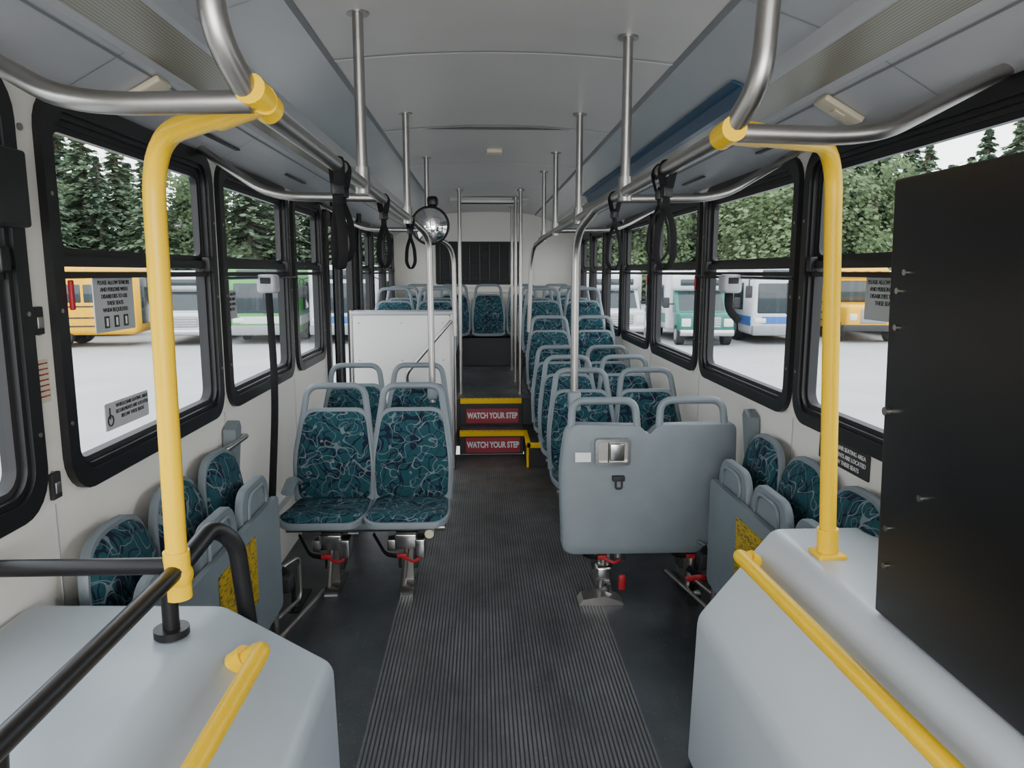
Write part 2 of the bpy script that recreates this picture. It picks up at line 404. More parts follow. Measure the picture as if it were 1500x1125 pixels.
# rear door (left)
b=B(); y0,y1=5.36,6.56; x=XL
f=lambda p,a:(x+a,p[0],p[1])
b.ring(rrect(y0,.02,y1,2.04,.02),rrect(y0+.06,.06,y1-.06,1.98,.03),f,.03,-.05,'black')
for a,e in ((y0+.05,(y0+y1)/2-.005),((y0+y1)/2+.005,y1-.05)):
    b.ring(rrect(a,.05,e,2.0,.03),rrect(a+.06,.15,e-.06,1.93,.04),f,.012,-.03,'black')
    b.add([(x-.01,a+.05,.1),(x-.01,e-.05,.1),(x-.01,e-.05,1.95),(x-.01,a+.05,1.95)],[(0,1,2,3)],'glass')
b.cyl((x+.07,y0+.05,.02),(x+.07,y0+.05,2.1),.02,'black'); b.cyl((x+.07,y1-.02,.02),(x+.07,y1-.02,2.1),.02,'black')
b.obj('door_1',.002)
b=B(); b.box((x+.10,5.38,1.62),(x+.102,5.44,1.80),'signw'); o=b.obj('door_notice_sign')

# ------------------------------------------------------------------ seats
def backmap(x,s,h): return (x, .0+.20*s-.03*math.sin(math.pi*max(0,min(1,s/.42)))-h+(x*x)*-.25, .43+s*1.0+h*.15)
def cushmap(x,s,h):
    w=max(0,1-s/.07); return (x, -.41+s, .432-.035*s/.42-.012*math.sin(math.pi*min(1,s/.42))-.022*w*w+h+.18*x*x)
def trap(wb,wt,s0,s1,rb,rt,bul=0):
    p=fillet([(-wb,s0,0),(wb,s0,0),(wb+bul,(s0+s1)*.42,0),(wt,s1,0),(-wt,s1,0),(-wb-bul,(s0+s1)*.42,0)],[rb,rb,.14,rt,rt,.14],6,True)
    return [(q.x,q.y) for q in p]
RG=[(1,0),(.985,.010),(.95,.016),(.85,.020),(.6,.022),(.3,.022)]
def single(b, cush=True, sc=1.):
    b.puffy(trap(.188,.158,-.02,.435,.035,.06,.012),backmap,RG,-.012,'fabric')
    b.puffy(trap(.200,.168,-.04,.452,.04,.065,.012),backmap,[(1,.0),(.99,.005),(.97,.006),(.6,.006)],-.035,'shell')
    path=[(-.194,-.03),(-.206,.20),(-.168,.44),(-.150,.568),(.150,.568),(.168,.44),(.206,.20),(.194,-.03)]
    p3=[backmap(a,c,-.008) for a,c in path]
    b.flat(fillet(p3,[0,.1,.1,.065,.065,.1,.1,0],7),(0,1,-.2),.0175,.013,'shell',12)
    if cush:
        b.puffy(trap(.194,.188,.0,.41,.07,.04,.006),cushmap,[(1,0),(.985,.008),(.95,.014),(.85,.018),(.6,.019),(.3,.019)],-.008,'fabric')
        b.puffy(trap(.205,.20,-.012,.43,.075,.04,.006),cushmap,[(1,-.004),(.98,.0),(.6,.0)],-.028,'shell')
def leg(b,x,y,red=True):
    b.prism([(-.045,.37),(.045,.37),(.028,.20),(.03,.03),(-.03,.03),(-.028,.20)],lambda p:(x+p[0],y-.08,p[1]),lambda p:(x+p[0],y+.08,p[1]),'steel')
    b.rbox((x-.055,y-.14,.245),(x+.055,y+.05,.325),.01,'chrome')
    b.rbox((x+.045,y-.15,.20),(x+.095,y-.05,.30),.008,'chrome'); b.rbox((x-.095,y-.12,.23),(x-.05,y-.05,.29),.008,'steel')
    b.prism([(-.17,.0),(.15,.0),(.15,.02),(.05,.05),(-.05,.07),(-.13,.055),(-.17,.02)],lambda p:(x-.032,y+p[0],p[1]),lambda p:(x+.032,y+p[0],p[1]),'chrome')
    b.tube([(x-.02,y-.12,.05),(x,y-.11,.26)],.014,'steel',8)
    b.rbox((x-.05,y-.05,.11),(x+.05,y+.03,.16),.008,'matte')
    if red:
        b.rbox((x-.045,y-.155,.205),(x+.005,y-.135,.228),.005,'red'); b.tube(fillet([(x-.02,y-.15,.215),(x+.04,y-.165,.19),(x+.07,y-.15,.205)],.03),.008,'red',8,.004)
        b.tube(fillet([(x-.17,y-.06,.30),(x-.10,y-.14,.22),(x-.03,y-.15,.215)],.03),.014,'web',8,.003)
def pair_mesh(name, w=.41, arm=True, legs=True):
    b=B()
    for i in (-1,1):
        b.M=Matrix.Translation((i*w/2,0,0)); single(b)
    b.M=Matrix.Identity(4)
    b.rbox((-.36,-.34,.345),(.36,-.02,.385),.012,'shell')
    b.tube([(-.39,-.30,.345),(.39,-.30,.345)],.018,'steel'); b.tube([(-.39,-.08,.345),(.39,-.08,.345)],.018,'steel')
    b.cyl((.32,-.40,.345),(.32,-.30,.345),.022,'cream')
    for x in (-.17,.2): leg(b,x,-.20,legs)
    if arm:
        b.tube(fillet([backmap(-.39,.08,0),(-.40,-.10,.545),(-.38,-.30,.53)],.05),.016,'shell',10,.03,up=(0,0,1))
    return b.mesh(name)
pm=pair_mesh('transit_seat_pair'); pm2=pair_mesh('transit_seat_pair_plain',arm=False,legs=False)
def seat(x,y,z=0,me=None): return inst('transit_seat_pair',me or pm2,Matrix.Translation((x,y,z)))
seat(-.58,3.84,0,pm); seat(-.62,4.72,0)
for x,y,z in ((.82,4.42,0),(.82,5.14,0),(.82,5.86,0),(.82,6.6,.20),(.82,7.35,.44),(.82,8.15,.44),
              (-.66,7.35,.44),(-.66,8.15,.44)): seat(x,y,z-.0)
# rear bench of five
b=B()
for i in range(5):
    b.M=Matrix.Translation((-.80+.445*i,9.55,FL)); single(b)
b.M=Matrix.Identity(4); b.box((XL+.02,9.18,FL+.005),(XR-.02,9.5,FL+.35),'kick'); b.box((XL+.02,9.5,FL+.005),(XR-.02,9.83,FL+.4),'kick')
b.obj('rear_bench_seat')

# folded seat seen from behind
b=B(); X=.805; Yf=3.44
out=[(q.x,q.y) for q in fillet([(-.42,.24,0),(.39,.24,0),(.435,.66,0),(.435,.875,0),(.17,.872,0),(.045,.868,0),(0,.82,0),(-.045,.868,0),(-.17,.872,0),(-.40,.878,0),(-.435,.66,0)],[.06,.06,.1,.04,.04,.03,.02,.03,.04,.06,.1],6,True)]
b.puffy(out,lambda x,z,h:(X+x,Yf-h+.10*(z-.5)+.05*max(0,abs(x)-.36),z),[(1,0),(.99,.010),(.975,.014),(.9,.015),(.6,.016),(.3,.016)],-.05,'shell')
for i in (-1,1):
    c=X+i*.215
    pth=[(c-.165,Yf+.03,.80),(c-.152,Yf+.06,.985),(c+.152,Yf+.06,.985),(c+.165,Yf+.03,.80)]
    b.flat(fillet(pth,.06,8),(0,1,-.1),.0185,.013,'shell',12)
    b.M=Matrix.Translation((c,Yf+.02,0)); b.puffy(trap(.178,.148,.0,.425,.04,.07,.018),lambda x,s,h:(x,.10+h+.05*s,.42+s),RG,-.012,'fabric'); b.M=Matrix.Identity(4)
f=lambda p,a:(p[0],Yf-.012+a,p[1])
b.ring(rrect(X-.265,.685,X-.095,.812,.015),rrect(X-.25,.70,X-.11,.797,.01),f,-.018,.02,'chrome')
b.box((X-.255,Yf-.012,.695),(X-.105,Yf,.80),'steel')
b.rbox((X-.195,Yf-.026,.705),(X-.125,Yf-.008,.79),.005,'chrome'); b.box((X-.202,Yf-.018,.70),(X-.197,Yf-.008,.797),'matte')
b.rbox((X-.18,Yf-.03,.605),(X-.12,Yf-.0,.63),.004,'matte'); b.tube(fillet([(X-.165,Yf-.025,.61),(X-.165,Yf-.03,.57),(X-.135,Yf-.03,.57),(X-.135,Yf-.025,.61)],.01),.005,'matte',8)
b.box((X-.36,Yf-.016,.70),(X-.285,Yf-.0,.745),'signw')
b.tube([(X-.38,Yf+.08,.335),(X+.40,Yf+.08,.335)],.02,'steel')
leg(b,X-.20,Yf+.14); leg(b,X+.24,Yf+.14)
b.rbox((X-.25,Yf-.02,.10),(X-.17,Yf+.06,.17),.015,'chrome'); b.rbox((X-.14,Yf-.03,.05),(X-.105,Yf-.01,.13),.01,'red')
b.prism([(-.34,0),(-.12,0),(-.14,.02),(-.22,.045),(-.32,.03)],lambda p:(X+p[0],Yf-.08,p[1]),lambda p:(X+p[0],Yf+.02,p[1]),'steel')
b.tube(fillet([(X+.20,Yf-.02,.16),(X+.30,Yf-.06,.10),(X+.38,Yf-.02,.30)],.05),.016,'web',8,.004)
b.tube(fillet([(X+.20,Yf-.02,.10),(X+.26,Yf-.06,.13),(X+.32,Yf-.04,.10)],.03),.014,'red',8,.004)
b.obj('folded_transit_seat')

# longitudinal flip-up seats
def flip(side, ys, pan):
    b=B(); x=XL if side<0 else XR; s=1 if side<0 else -1
    for y in ys:
        R=Matrix.Translation((x+s*.012,y,0))@Matrix.Rotation(rad(90) if s>0 else rad(-90),4,'Z')
        b.M=R
        bm_=lambda X,t,h:(X,-.10-h+.10*t-.55*X*X*0,.47+t)
        b.puffy(trap(.186,.155,.0,.415,.04,.13,.012),bm_,[(1,0),(.97,.014),(.9,.026),(.75,.034),(.5,.038),(.25,.038)],-.008,'fabric')
        b.puffy(trap(.197,.166,-.03,.428,.05,.14,.012),bm_,[(1,0),(.99,.004),(.97,.004),(.6,.004)],-.022,'shell')
        fm=lambda X,t,h:(X,-.205-h+.03*t,.36+t)
        b.puffy(trap(.19,.165,.0,.415,.04,.09,.0),fm,[(1,0),(.98,.006),(.6,.008)],-.022,'shell')
        b.tube(fillet([fm(-.12,.29,.010),fm(-.10,.385,.010),fm(.10,.385,.010),fm(.12,.29,.010),fm(0,.275,.010),fm(-.12,.29,.010)],.05),.008,'shell',8)
        b.M=Matrix.Identity(4)
    a,e=ys[0]-.2,ys[-1]+.2
    pf=lambda d:(lambda p:(x+s*(d),p[0],p[1]))
    b.prism(rrect(a,.16,e,.66,.03),pf(.222),pf(.245),'shell')
    b.prism([(e+.03,.62),(e+.05,.62),(e+.14,.93),(e+.12,.96),(e+.06,.93)],pf(.007),pf(.06),'shell')
    b.tube([(x+s*.20,a,.20),(x+s*.20,e,.20)],.018,'steel'); b.tube([(x+s*.10,a,.42),(x+s*.10,e,.42)],.02,'steel')
    for yy in (a+.1,e-.05):
        b.tube(fillet([(x+s*.05,yy,.40),(x+s*.22,yy,.30),(x+s*.22,yy,.0)],.05),.016,'steel')
        b.rbox((x+s*.22-.03,yy-.04,0),(x+s*.22+.03,yy+.04,.02),.005,'steel')
    b.tube(fillet([(x+s*.22,e-.02,.10),(x+s*.27,e+.20,.10),(x+s*.27,e+.20,.30),(x+s*.22,e+.05,.30)],.04),.010,'steel')
    b.tube([(x+s*.24,e-.3,.08),(x+s*.32,e+.45,.02)],.011,'steel')
    b.rbox((x+s*.24-.03,e+.02,.20),(x+s*.24+.03,e+.10,.27),.01,'matte')
    b.tube(fillet([(x+s*.23,e+.05,.30),(x+s*.26,e+.12,.22),(x+s*.24,e+.18,.05)],.05),.018,'web',8,.004)
    b.prism(rrect(pan[0],.34,pan[1],.60,.01),pf(.2455),pf(.249),'label')
    return b.obj('folding_side_seat',.0)
m=bpy.data.materials.new('yellow_instruction_label'); N,L,P=nodes(m)
tc=N.new('ShaderNodeTexCoord'); mp=N.new('ShaderNodeMapping'); mp.inputs['Scale'].default_value=(20,20,110); br=N.new('ShaderNodeTexNoise'); br.inputs['Scale'].default_value=1.6; br.inputs['Detail'].default_value=3
L.new(tc.outputs['Object'],mp.inputs[0]); L.new(mp.outputs[0],br.inputs['Vector']); cr=N.new('ShaderNodeValToRGB'); cr.color_ramp.interpolation='CONSTANT'
cr.color_ramp.elements[0].color=(.08,.06,.008,1); cr.color_ramp.elements[1].position=.44; cr.color_ramp.elements[1].color=(.40,.27,.005,1)
L.new(br.outputs['Fac'],cr.inputs[0]); L.new(cr.outputs[0],P.inputs['Base Color']); M['label']=m
flip(-1,[2.06,2.475,2.89],(2.35,2.75)); flip(1,[2.26,2.665,3.07],(2.55,2.9))

# ------------------------------------------------------------------ front wheel covers
def cover(name, prof, ya, yb, k1, k2):
    b=B(); bm=bmesh.new(); n=len(prof)
    A=[bm.verts.new((x,ya,z)) for x,z in prof]; C=[bm.verts.new((x,yb,z)) for x,z in prof]
    bm.faces.new(A); bm.faces.new(C[::-1])
    for i in range(n): bm.faces.new((A[i],C[i],C[(i+1)%n],A[(i+1)%n]))
    bmesh.ops.recalc_face_normals(bm,faces=bm.faces[:])
    bmesh.ops.bevel(bm,geom=bm.edges[:],offset=.03,segments=5,affect='EDGES',profile=.5)
    bm.verts.index_update(); b.add([v.co.copy() for v in bm.verts],[[v.index for v in f.verts] for f in bm.faces],k1); bm.free()
    return b
b=cover('c',[(XL+.002,0),(XL+.002,.80),(-.64,.79),(-.375,.63),(-.36,0)],.35,1.76,'boxg','boxg')
b.obj('wheel_well_cover')
b=cover('c',[(XR-.002,0),(XR-.002,.80),(.915,.80),(.685,.51),(.67,0)],.30,2.22,'boxw','boxw'); b.obj('wheel_well_cover')
# black equipment panel on right cover
b=B()
b.M=Matrix(((1,0,-.03,.955),(0,1,0,0),(0,0,1,0),(0,0,0,1)))
b.rbox((0,.45,.805),(.30,1.62,1.80),.006,'blackp')
for y,z in ((1.56,1.60),(1.585,1.48),(1.585,1.56),(1.585,1.02),(1.585,.93)):
    b.cyl((-.004,y,z),(.0,y,z),.007,'steel',10)
b.cyl((-.010,1.60,1.29),(0,1.60,1.29),.010,'steel'); b.cyl((-.006,1.46,1.13),(0,1.46,1.13),.007,'steel')
b.obj('black_equipment_cabinet')

# ------------------------------------------------------------------ handrails
r=.0185; RZ=1.87
b=B()
b.tube(fillet([(-.68,1.59,.90),(-.672,1.59,1.87),(-.36,1.27,1.875)],.14,12),.0225,'yellow',16)
b.cyl((-.68,1.59,.88),(-.68,1.59,.99),.028,'yellow'); b.rbox((-.71,1.56,.905),(-.65,1.62,.955),.02,'yellow')
b.tube([(-.46,1.373,1.872),(-.35,1.26,1.877)],.0255,'yellow',16); b.tube([(-.362,1.23,1.886),(-.354,1.31,1.870)],.025,'yellow',16)
b.obj('yellow_stanchion')
b=B()
b.tube(fillet([(.985,1.975,.80),(.93,1.975,1.93),(.50,1.50,1.875)],.13,12),.0225,'yellow',16)
b.cyl((.985,1.975,.80),(.981,1.975,.88),.029,'yellow'); b.rbox((.945,1.935,.795),(1.025,2.015,.812),.006,'yellow')
b.tube([(.59,1.60,1.887),(.49,1.489,1.874)],.0255,'yellow',16); b.tube([(.49,1.46,1.875),(.49,1.54,1.871)],.025,'yellow',16)
b.obj('yellow_stanchion')
def rails(xr, y0, side):
    b=B(); s=side
    b.tube([(xr,y0,RZ),(xr,6.2,RZ)],r,'steel',14)
    b.tube(fillet([(xr,y0-.02,RZ),(xr+s*.03,y0-.10,1.95),(xr+s*.05,y0-.10,2.37)],.07,8),.021,'steel',14)
    xw=XL if s<0 else XR
    b.tube(fillet([(xr,y0-.03,RZ),(xr+s*.29,y0-.02,1.865),(xw-s*.015,y0+.33,2.09)],.12,8),.0185,'steel',14)
    b.tube(fillet([(xr,2.8,RZ),(xr+s*.40,2.8,1.875),(xw-s*.02,3.05,2.08)],.12,8),.0165,'steel',14)
    b.tube(fillet([(xr,4.9,RZ),(xr+s*.40,4.9,1.875),(xw-s*.02,5.15,2.08)],.12,8),.0165,'steel',14)
    for y in ((2.36,3.77,5.15) if s<0 else (2.56,3.77,4.95,5.86)):
        b.tube([(xr,y,RZ),(xr,y,2.375)],.0165,'steel',12)
        b.cyl((xr,y,2.362),(xr,y,2.372),.034,'steel',20); b.cyl((xr,y,RZ-.03),(xr,y,RZ+.05),.0235,'steel',14)
    return b
b=rails(-.365,1.28,-1)
b.tube(fillet([(-.365,4.05,RZ),(-.29,4.22,1.80),(-.285,4.20,.86)],.12,10),.0185,'steel',14)
b.rbox((-.31,4.15,.88),(-.255,4.23,.97),.015,'shell')
b.tube(fillet([(-.365,5.6,RZ+.0),(-.215,5.86,1.80),(-.21,5.86,1.1)],.15,10),.018,'steel',14)
b.obj('overhead_handrail')
b=rails(.49,1.51,1)
b.tube(fillet([(.49,3.20,RZ),(.445,3.52,1.78),(.45,3.54,1.0)],.15,10),.0185,'steel',14)
b.rbox((.42,3.50,.93),(.48,3.57,1.03),.015,'shell')
b.tube(fillet([(.49,5.6,RZ),(.42,6.20,1.80),(.40,6.25,1.1)],.2,10),.018,'steel',14)
b.obj('overhead_handrail')
for x,y in ((.37,7.02),(.36,7.8),(-.20,7.02),(.36,8.75)):
    b=B(); b.cyl((x,y,FL+.004),(x,y,ZC+.02),.017,'steel',12); b.cyl((x,y,ZC-.005),(x,y,ZC+.01),.035,'steel'); b.cyl((x,y,FL+.004),(x,y,FL+.015),.035,'steel'); b.obj('rear_stanchion')
# black driver-side barrier rail on left cover
b=B()
b.tube([(-.68,1.60,.945),(-.68,.45,.945)],.019,'black',14); b.tube([(-.68,1.59,.955),(XL+.01,1.59,.955)],.019,'black',14)
b.cyl((-.70,1.585,.80),(-.70,1.585,.945),.018,'black'); b.cyl((-.70,1.585,.795),(-.70,1.585,.812),.038,'black',20)
b.cyl((-.70,.98,.80),(-.69,.98,.945),.018,'black'); b.cyl((-.70,.98,.795),(-.70,.98,.812),.038,'black',20)
b.tube(fillet([(-.68,1.6,.945),(-.66,1.76,.985),(-.62,1.80,.93),(-.60,1.82,.62)],.08,8),.022,'black',14)
b.obj('black_barrier_rail')
b=B()
b.tube(fillet([(-.48,.50,.79),(-.48,1.53,.79),(-.535,1.55,.745)],.045,8),.020,'yellow',14)
b.tube([(-.525,1.55,.758),(-.555,1.555,.735)],.028,'yellow',14); b.cyl((-.49,.55,.79),(-.52,.55,.71),.018,'yellow'); b.obj('yellow_grab_rail')
b=B()
b.tube(fillet([(.80,.6,.775),(.775,2.12,.75),(.84,2.14,.71)],.05,8),.020,'yellow',14)
b.tube([(.815,2.135,.73),(.85,2.14,.70)],.028,'yellow',14); b.cyl((.80,.65,.775),(.845,.65,.71),.018,'yellow'); b.obj('yellow_grab_rail')

# grab straps
def strap(x,y,L=.25,tw=0):
    b=B(); b.M=Matrix.Translation((x,y,RZ))@Matrix.Rotation(tw,4,'Z')
    b.tube(fillet([(0,-.010,-.05),(0,-.024,0),(0,0,.027),(0,.024,0),(0,.010,-.05)],.022,6),.015,'web',8,.0025,up=(1,0,0))
    b.tube([(0,0,-.04),(0,0,-L*.42)],.014,'web',8,.004,up=(1,0,0)); b.rbox((-.017,-.009,-.075),(.017,.009,-.045),.004,'black')
    P=fillet([(0,0,-L*.38),(0,-.026,-L*.6),(0,-.032,-L*.93),(0,.0,-L-.02),(0,.032,-L*.93),(0,.026,-L*.6),(0,0,-L*.38)],.04,7)
    b.tube(P,.013,'web',8,.0025,up=(1,0,0)); b.obj('grab_strap')
strap(-.365,1.95,.25,.5); strap(-.365,2.02,.23,1.0); strap(-.365,2.85,.24,.9)
strap(.49,1.98,.25,.6); strap(.49,2.06,.23,1.1); strap(.49,2.75,.25,.8); strap(-.365,3.9,.24,.9)

# convex mirror
b=B(); c=Vector((-.33,4.9,1.90)); 
ring=[(math.cos(a),math.sin(a)) for a in [2*math.pi*i/40 for i in range(40)]]
rm=.118
b.puffy([(rm*p,rm*q) for p,q in ring],lambda x,z,h:(c.x+x,c.y-h,c.z+z),[(1,0),(.9,.007),(.7,.018),(.5,.026),(.3,.031),(.12,.033)],-.01,'mirror')
b.tube([(c.x+rm*p,c.y,c.z+rm*q) for p,q in ring+ring[:1]],.009,'black',8,cap=False)
b.tube(fillet([(c.x,c.y+.01,c.z),(c.x,c.y+.06,c.z+.05),(c.x-.0,c.y+.06,c.z+.16),(c.x-.03,c.y+.25,RZ+.23)],.05),.008,'black',8)
b.rbox((c.x-.02,c.y+.02,c.z+.12),(c.x+.05,c.y+.08,c.z+.19),.02,'black')
b.obj('convex_mirror')

# partition by the rear door
b=B()
b.prism([(-1.05,0),(-.25,0),(-.23,1.22),(-.27,1.27),(-1.03,1.29),(-1.05,1.25)],lambda p:(p[0],5.93,p[1]),lambda p:(p[0],5.96,p[1]),'white')
b.box((-.27,5.96,0),(-.235,6.7,1.22),'white'); b.rbox((-1.05,5.92,1.26),(-.23,6.12,1.295),.012,'duct2')
b.cyl((-1.04,5.94,0),(-1.04,5.94,1.3),.018,'steel'); b.cyl((-.235,5.93,0),(-.235,5.93,1.27),.018,'steel')
b.tube(fillet([(-.24,5.88,1.22),(-.30,5.86,1.15),(-.60,5.86,.80),(-.60,5.92,.72)],.06),.014,'steel')
for x in (-.98,-.64,-.31): 
    for z in (.5,.9,1.2): b.cyl((x,5.926,z),(x,5.93,z),.007,'steel',8)
b.obj('door_partition',.003)

# belt retractors across windows
for s,xw,y,ya,ye in ((1,XL,3.70,3.2,4.42),(-1,XR,3.62,2.97,4.33)):
    b=B(); b.tube([(xw+s*.035,ya,1.575),(xw+s*.035,ye,1.575)],.007,'black',8)
    x0,x1=sorted((xw+s*.03,xw+s*.12)); b.rbox((x0,y-.05,1.50),(x1,y+.05,1.59),.015,'duct2'); b.rbox((x0+.02,y-.055,1.545),(x1-.02,y-.045,1.575),.004,'matte')
    if s>0: b.tube(fillet([(xw+.08,y-.02,1.50),(xw+.09,y-.02,1.0),(xw+.10,y-.20,.52)],.2),.018,'web',8,.0025,up=(1,0,0))
    else: b.tube(fillet([(xw-.08,y,1.50),(xw-.09,y-.03,1.42),(xw-.03,y-.03,1.36)],.05),.02,'web',8,.0025,up=(1,0,0))
    b.obj('seat_belt_retractor')
b=B(); b.tube(fillet([(XL,2.98,.86),(XL+.07,3.0,.88),(XL+.07,3.28,.88),(XL,3.30,.86)],.04),.012,'steel'); b.rbox((XL,3.26,.83),(XL+.02,3.34,.9),.006,'steel'); b.obj('wall_grab_handle')
for s,xw,ys in ((1,XL,(2.02,)),(-1,XR,(4.37,5.66))):
    for y in ys:
        b=B(); x0,x1=sorted((xw+s*.022,xw+s*.034)); b.rbox((x0,y,1.50),(x1,y+.014,1.58),.004,'red'); b.obj('emergency_window_handle')
for y,z in ((1.90,1.48),(1.91,1.05)):
    b=B(); b.rbox((XL,y-.02,z-.035),(XL+.012,y+.02,z+.035),.003,'matte'); b.rbox((XL+.01,y-.012,z-.02),(XL+.016,y+.012,z+.01),.002,'steel'); b.obj('wall_switch_plate')
b=B(); b.prism(rrect(1.885,1.27,1.935,1.38,.005),lambda p:(XL+.001,p[0],p[1]),lambda p:(XL+.003,p[0],p[1]),'cream'); o=b.obj('notice_label')
for i in range(7): text('EMERGENCY EXIT',.005,(XL+.004,1.91,1.37-.014*i),(rad(90),0,rad(90)),'red',o)
b=B(); b.rbox((XL+.025,1.40,1.70),(XL+.10,1.76,1.87),.008,'blackp'); b.rbox((XL+.03,1.45,1.87),(XL+.07,1.72,1.90),.005,'blackp')
for z in (1.74,1.83): b.cyl((XL+.06,1.755,z),(XL+.06,1.77,z),.010,'matte')
b.obj('black_speaker_box')
def plate(name, side, y0,y1,z0,z1, lines, k='stick', kt='signk', ts=.02, top=0):
    x=(XL if side<0 else XR); s=1 if side<0 else -1
    b=B(); b.prism(rrect(y0,z0,y1,z1,.006),lambda p:(x+s*(-.022),p[0],p[1]),lambda p:(x+s*(-.019),p[0],p[1]),k); o=b.obj(name)
    for i,t in enumerate(lines):
        yy=(y0+y1)/2+top; text(t,ts,(x+s*(-.018),yy,z1-(i+.8)*ts*1.15),(rad(90),0,rad(90) if side<0 else rad(-90)),kt,o,bold=.0)
    return o
o=plate('priority_seating_sign',-1,2.23,2.48,1.42,1.585,['PLEASE ALLOW SENIORS','AND PERSONS WITH','DISABILITIES TO USE','THESE SEATS','WHEN REQUESTED'],ts=.018)
b=B()
for i in range(3):
    y=2.295+.06*i; b.box((XL-.0185,y-.014,1.432),(XL-.017,y+.014,1.468),'signk'); b.box((XL-.0175,y-.005,1.438),(XL-.016,y+.005,1.462),'signw')
q=b.obj('pictograms'); q.parent=o
o=plate('wheelchair_area_sign',-1,2.24,2.53,1.12,1.205,['WHEELCHAIR SEATING AREA','SECUREMENTS ARE LOCATED','BELOW THESE SEATS'],ts=.0165,top=.03)
b=B(); b.tube([(XL-.017,2.268+.016*math.cos(a),1.15+.016*math.sin(a)) for a in [2*math.pi*i/16 for i in range(17)]],.0022,'signk',6,cap=False); b.box((XL-.018,2.263,1.155),(XL-.016,2.268,1.19),'signk'); q=b.obj('wheelchair_icon'); q.parent=o
plate('priority_seating_sign',-1,3.33,3.50,1.39,1.52,['PLEASE ALLOW','SENIORS AND','PERSONS WITH','DISABILITIES'],ts=.02)
plate('priority_seating_sign',1,2.25,2.50,1.44,1.585,['PLEASE ALLOW SENIORS','AND PERSONS WITH','DISABILITIES TO USE','THESE SEATS'],ts=.02)
b=B(); b.prism(rrect(2.35,.90,2.72,.99,.006),lambda p:(XR-.001,p[0],p[1]),lambda p:(XR-.004,p[0],p[1]),'signk'); o=b.obj('wheelchair_area_sign')
for i,t in enumerate(('WHEELCHAIR SEATING AREA','SECUREMENTS ARE LOCATED','BELOW THESE SEATS')): text(t,.022,(XR-.005,2.52,.972-.026*i),(rad(90),0,rad(-90)),'signw',o)
# floor securement tracks
b=B()
for x in (-.90,1.02):
    b.box((x-.025,3.34,.0),(x+.025,3.60,.006),'matte')
    for i in range(6): b.cyl((x,3.36+.04*i,.006),(x,3.36+.04*i,.008),.010,'signk',10)
b.obj('securement_track')

# ------------------------------------------------------------------ outside
GZ=-1.08
M['asphalt']=mat('asphalt',(.30,.305,.305),.9,0,.10,.4,.3,30)
M['bark']=mat('bark',(.06,.045,.03),.9)
def leafmat(name,a,c):
    m=bpy.data.materials.new(name); N,L,P=nodes(m); P.inputs['Roughness'].default_value=.8; P.inputs['Specular IOR Level'].default_value=.1
    oi=N.new('ShaderNodeObjectInfo'); tc=N.new('ShaderNodeTexCoord'); n=N.new('ShaderNodeTexNoise'); n.inputs['Scale'].default_value=1.1; n.inputs['Detail'].default_value=6; n.inputs['Roughness'].default_value=.7
    L.new(tc.outputs['Object'],n.inputs['Vector'])
    ad=N.new('ShaderNodeMath'); ad.operation='MULTIPLY_ADD'; ad.inputs[1].default_value=.5; L.new(oi.outputs['Random'],ad.inputs[0]); 
    mm=N.new('ShaderNodeMath'); mm.operation='MULTIPLY_ADD'; mm.inputs[1].default_value=1.9; mm.inputs[2].default_value=-.65; L.new(n.outputs['Fac'],mm.inputs[0]); L.new(mm.outputs[0],ad.inputs[2])
    cr=N.new('ShaderNodeValToRGB'); cr.color_ramp.elements[0].color=a+(1,); cr.color_ramp.elements[1].color=c+(1,)
    L.new(ad.outputs[0],cr.inputs[0]); L.new(cr.outputs[0],P.inputs['Base Color']); 
    tr=N.new('ShaderNodeBsdfTranslucent'); L.new(cr.outputs[0],tr.inputs[0]); mx=N.new('ShaderNodeMixShader'); mx.inputs[0].default_value=.4
    L.new(P.outputs[0],mx.inputs[1]); L.new(tr.outputs[0],mx.inputs[2]); L.new(mx.outputs[0],N['Material Output'].inputs['Surface']); return m
M['fir']=leafmat('fir_foliage',(.065,.105,.078),(.20,.27,.16)); M['leaf']=leafmat('maple_foliage',(.085,.135,.075),(.25,.33,.17))
b=B(); b.add([(-110,-40,GZ),(110,-40,GZ),(110,140,GZ),(-110,140,GZ)],[(0,1,2,3)],'asphalt'); b.obj('ground')
R=random.Random(3)
def fir():
    b=B(); b.tube([(0,0,0),(0,0,10.5)],.16,'bark',7)
    vs=[];fs=[]
    z=.9
    while z<11:
        t=(z-.9)/10.1; rr=2.7*(1-t)**.8+.15; nb=int(14-6*t)
        for k in range(nb):
            a=R.uniform(0,6.283); L_=rr*R.uniform(.6,1.2)
            for q in range(12):
                d=L_*(q+R.random())/12; w=.19*(1.15-d/max(rr,.1)*.5); h=z-.38*d+.06*d*d+R.uniform(-.10,.10); aa=a+R.uniform(-.14,.14)
                c=Vector((math.cos(aa)*d,math.sin(aa)*d,h)); ax=Vector((math.cos(aa),math.sin(aa),R.uniform(-.9,.1))); sd=Vector((-math.sin(aa),math.cos(aa),R.uniform(-.5,.5)))
                o=len(vs); vs+= [c-ax*w*.6,c+sd*w,c+ax*w*1.4,c-sd*w]; fs.append((o,o+1,o+2,o+3))
        z+=.36
    b.add(vs,fs,'fir'); me=b.mesh('fir_tree_mesh'); return me
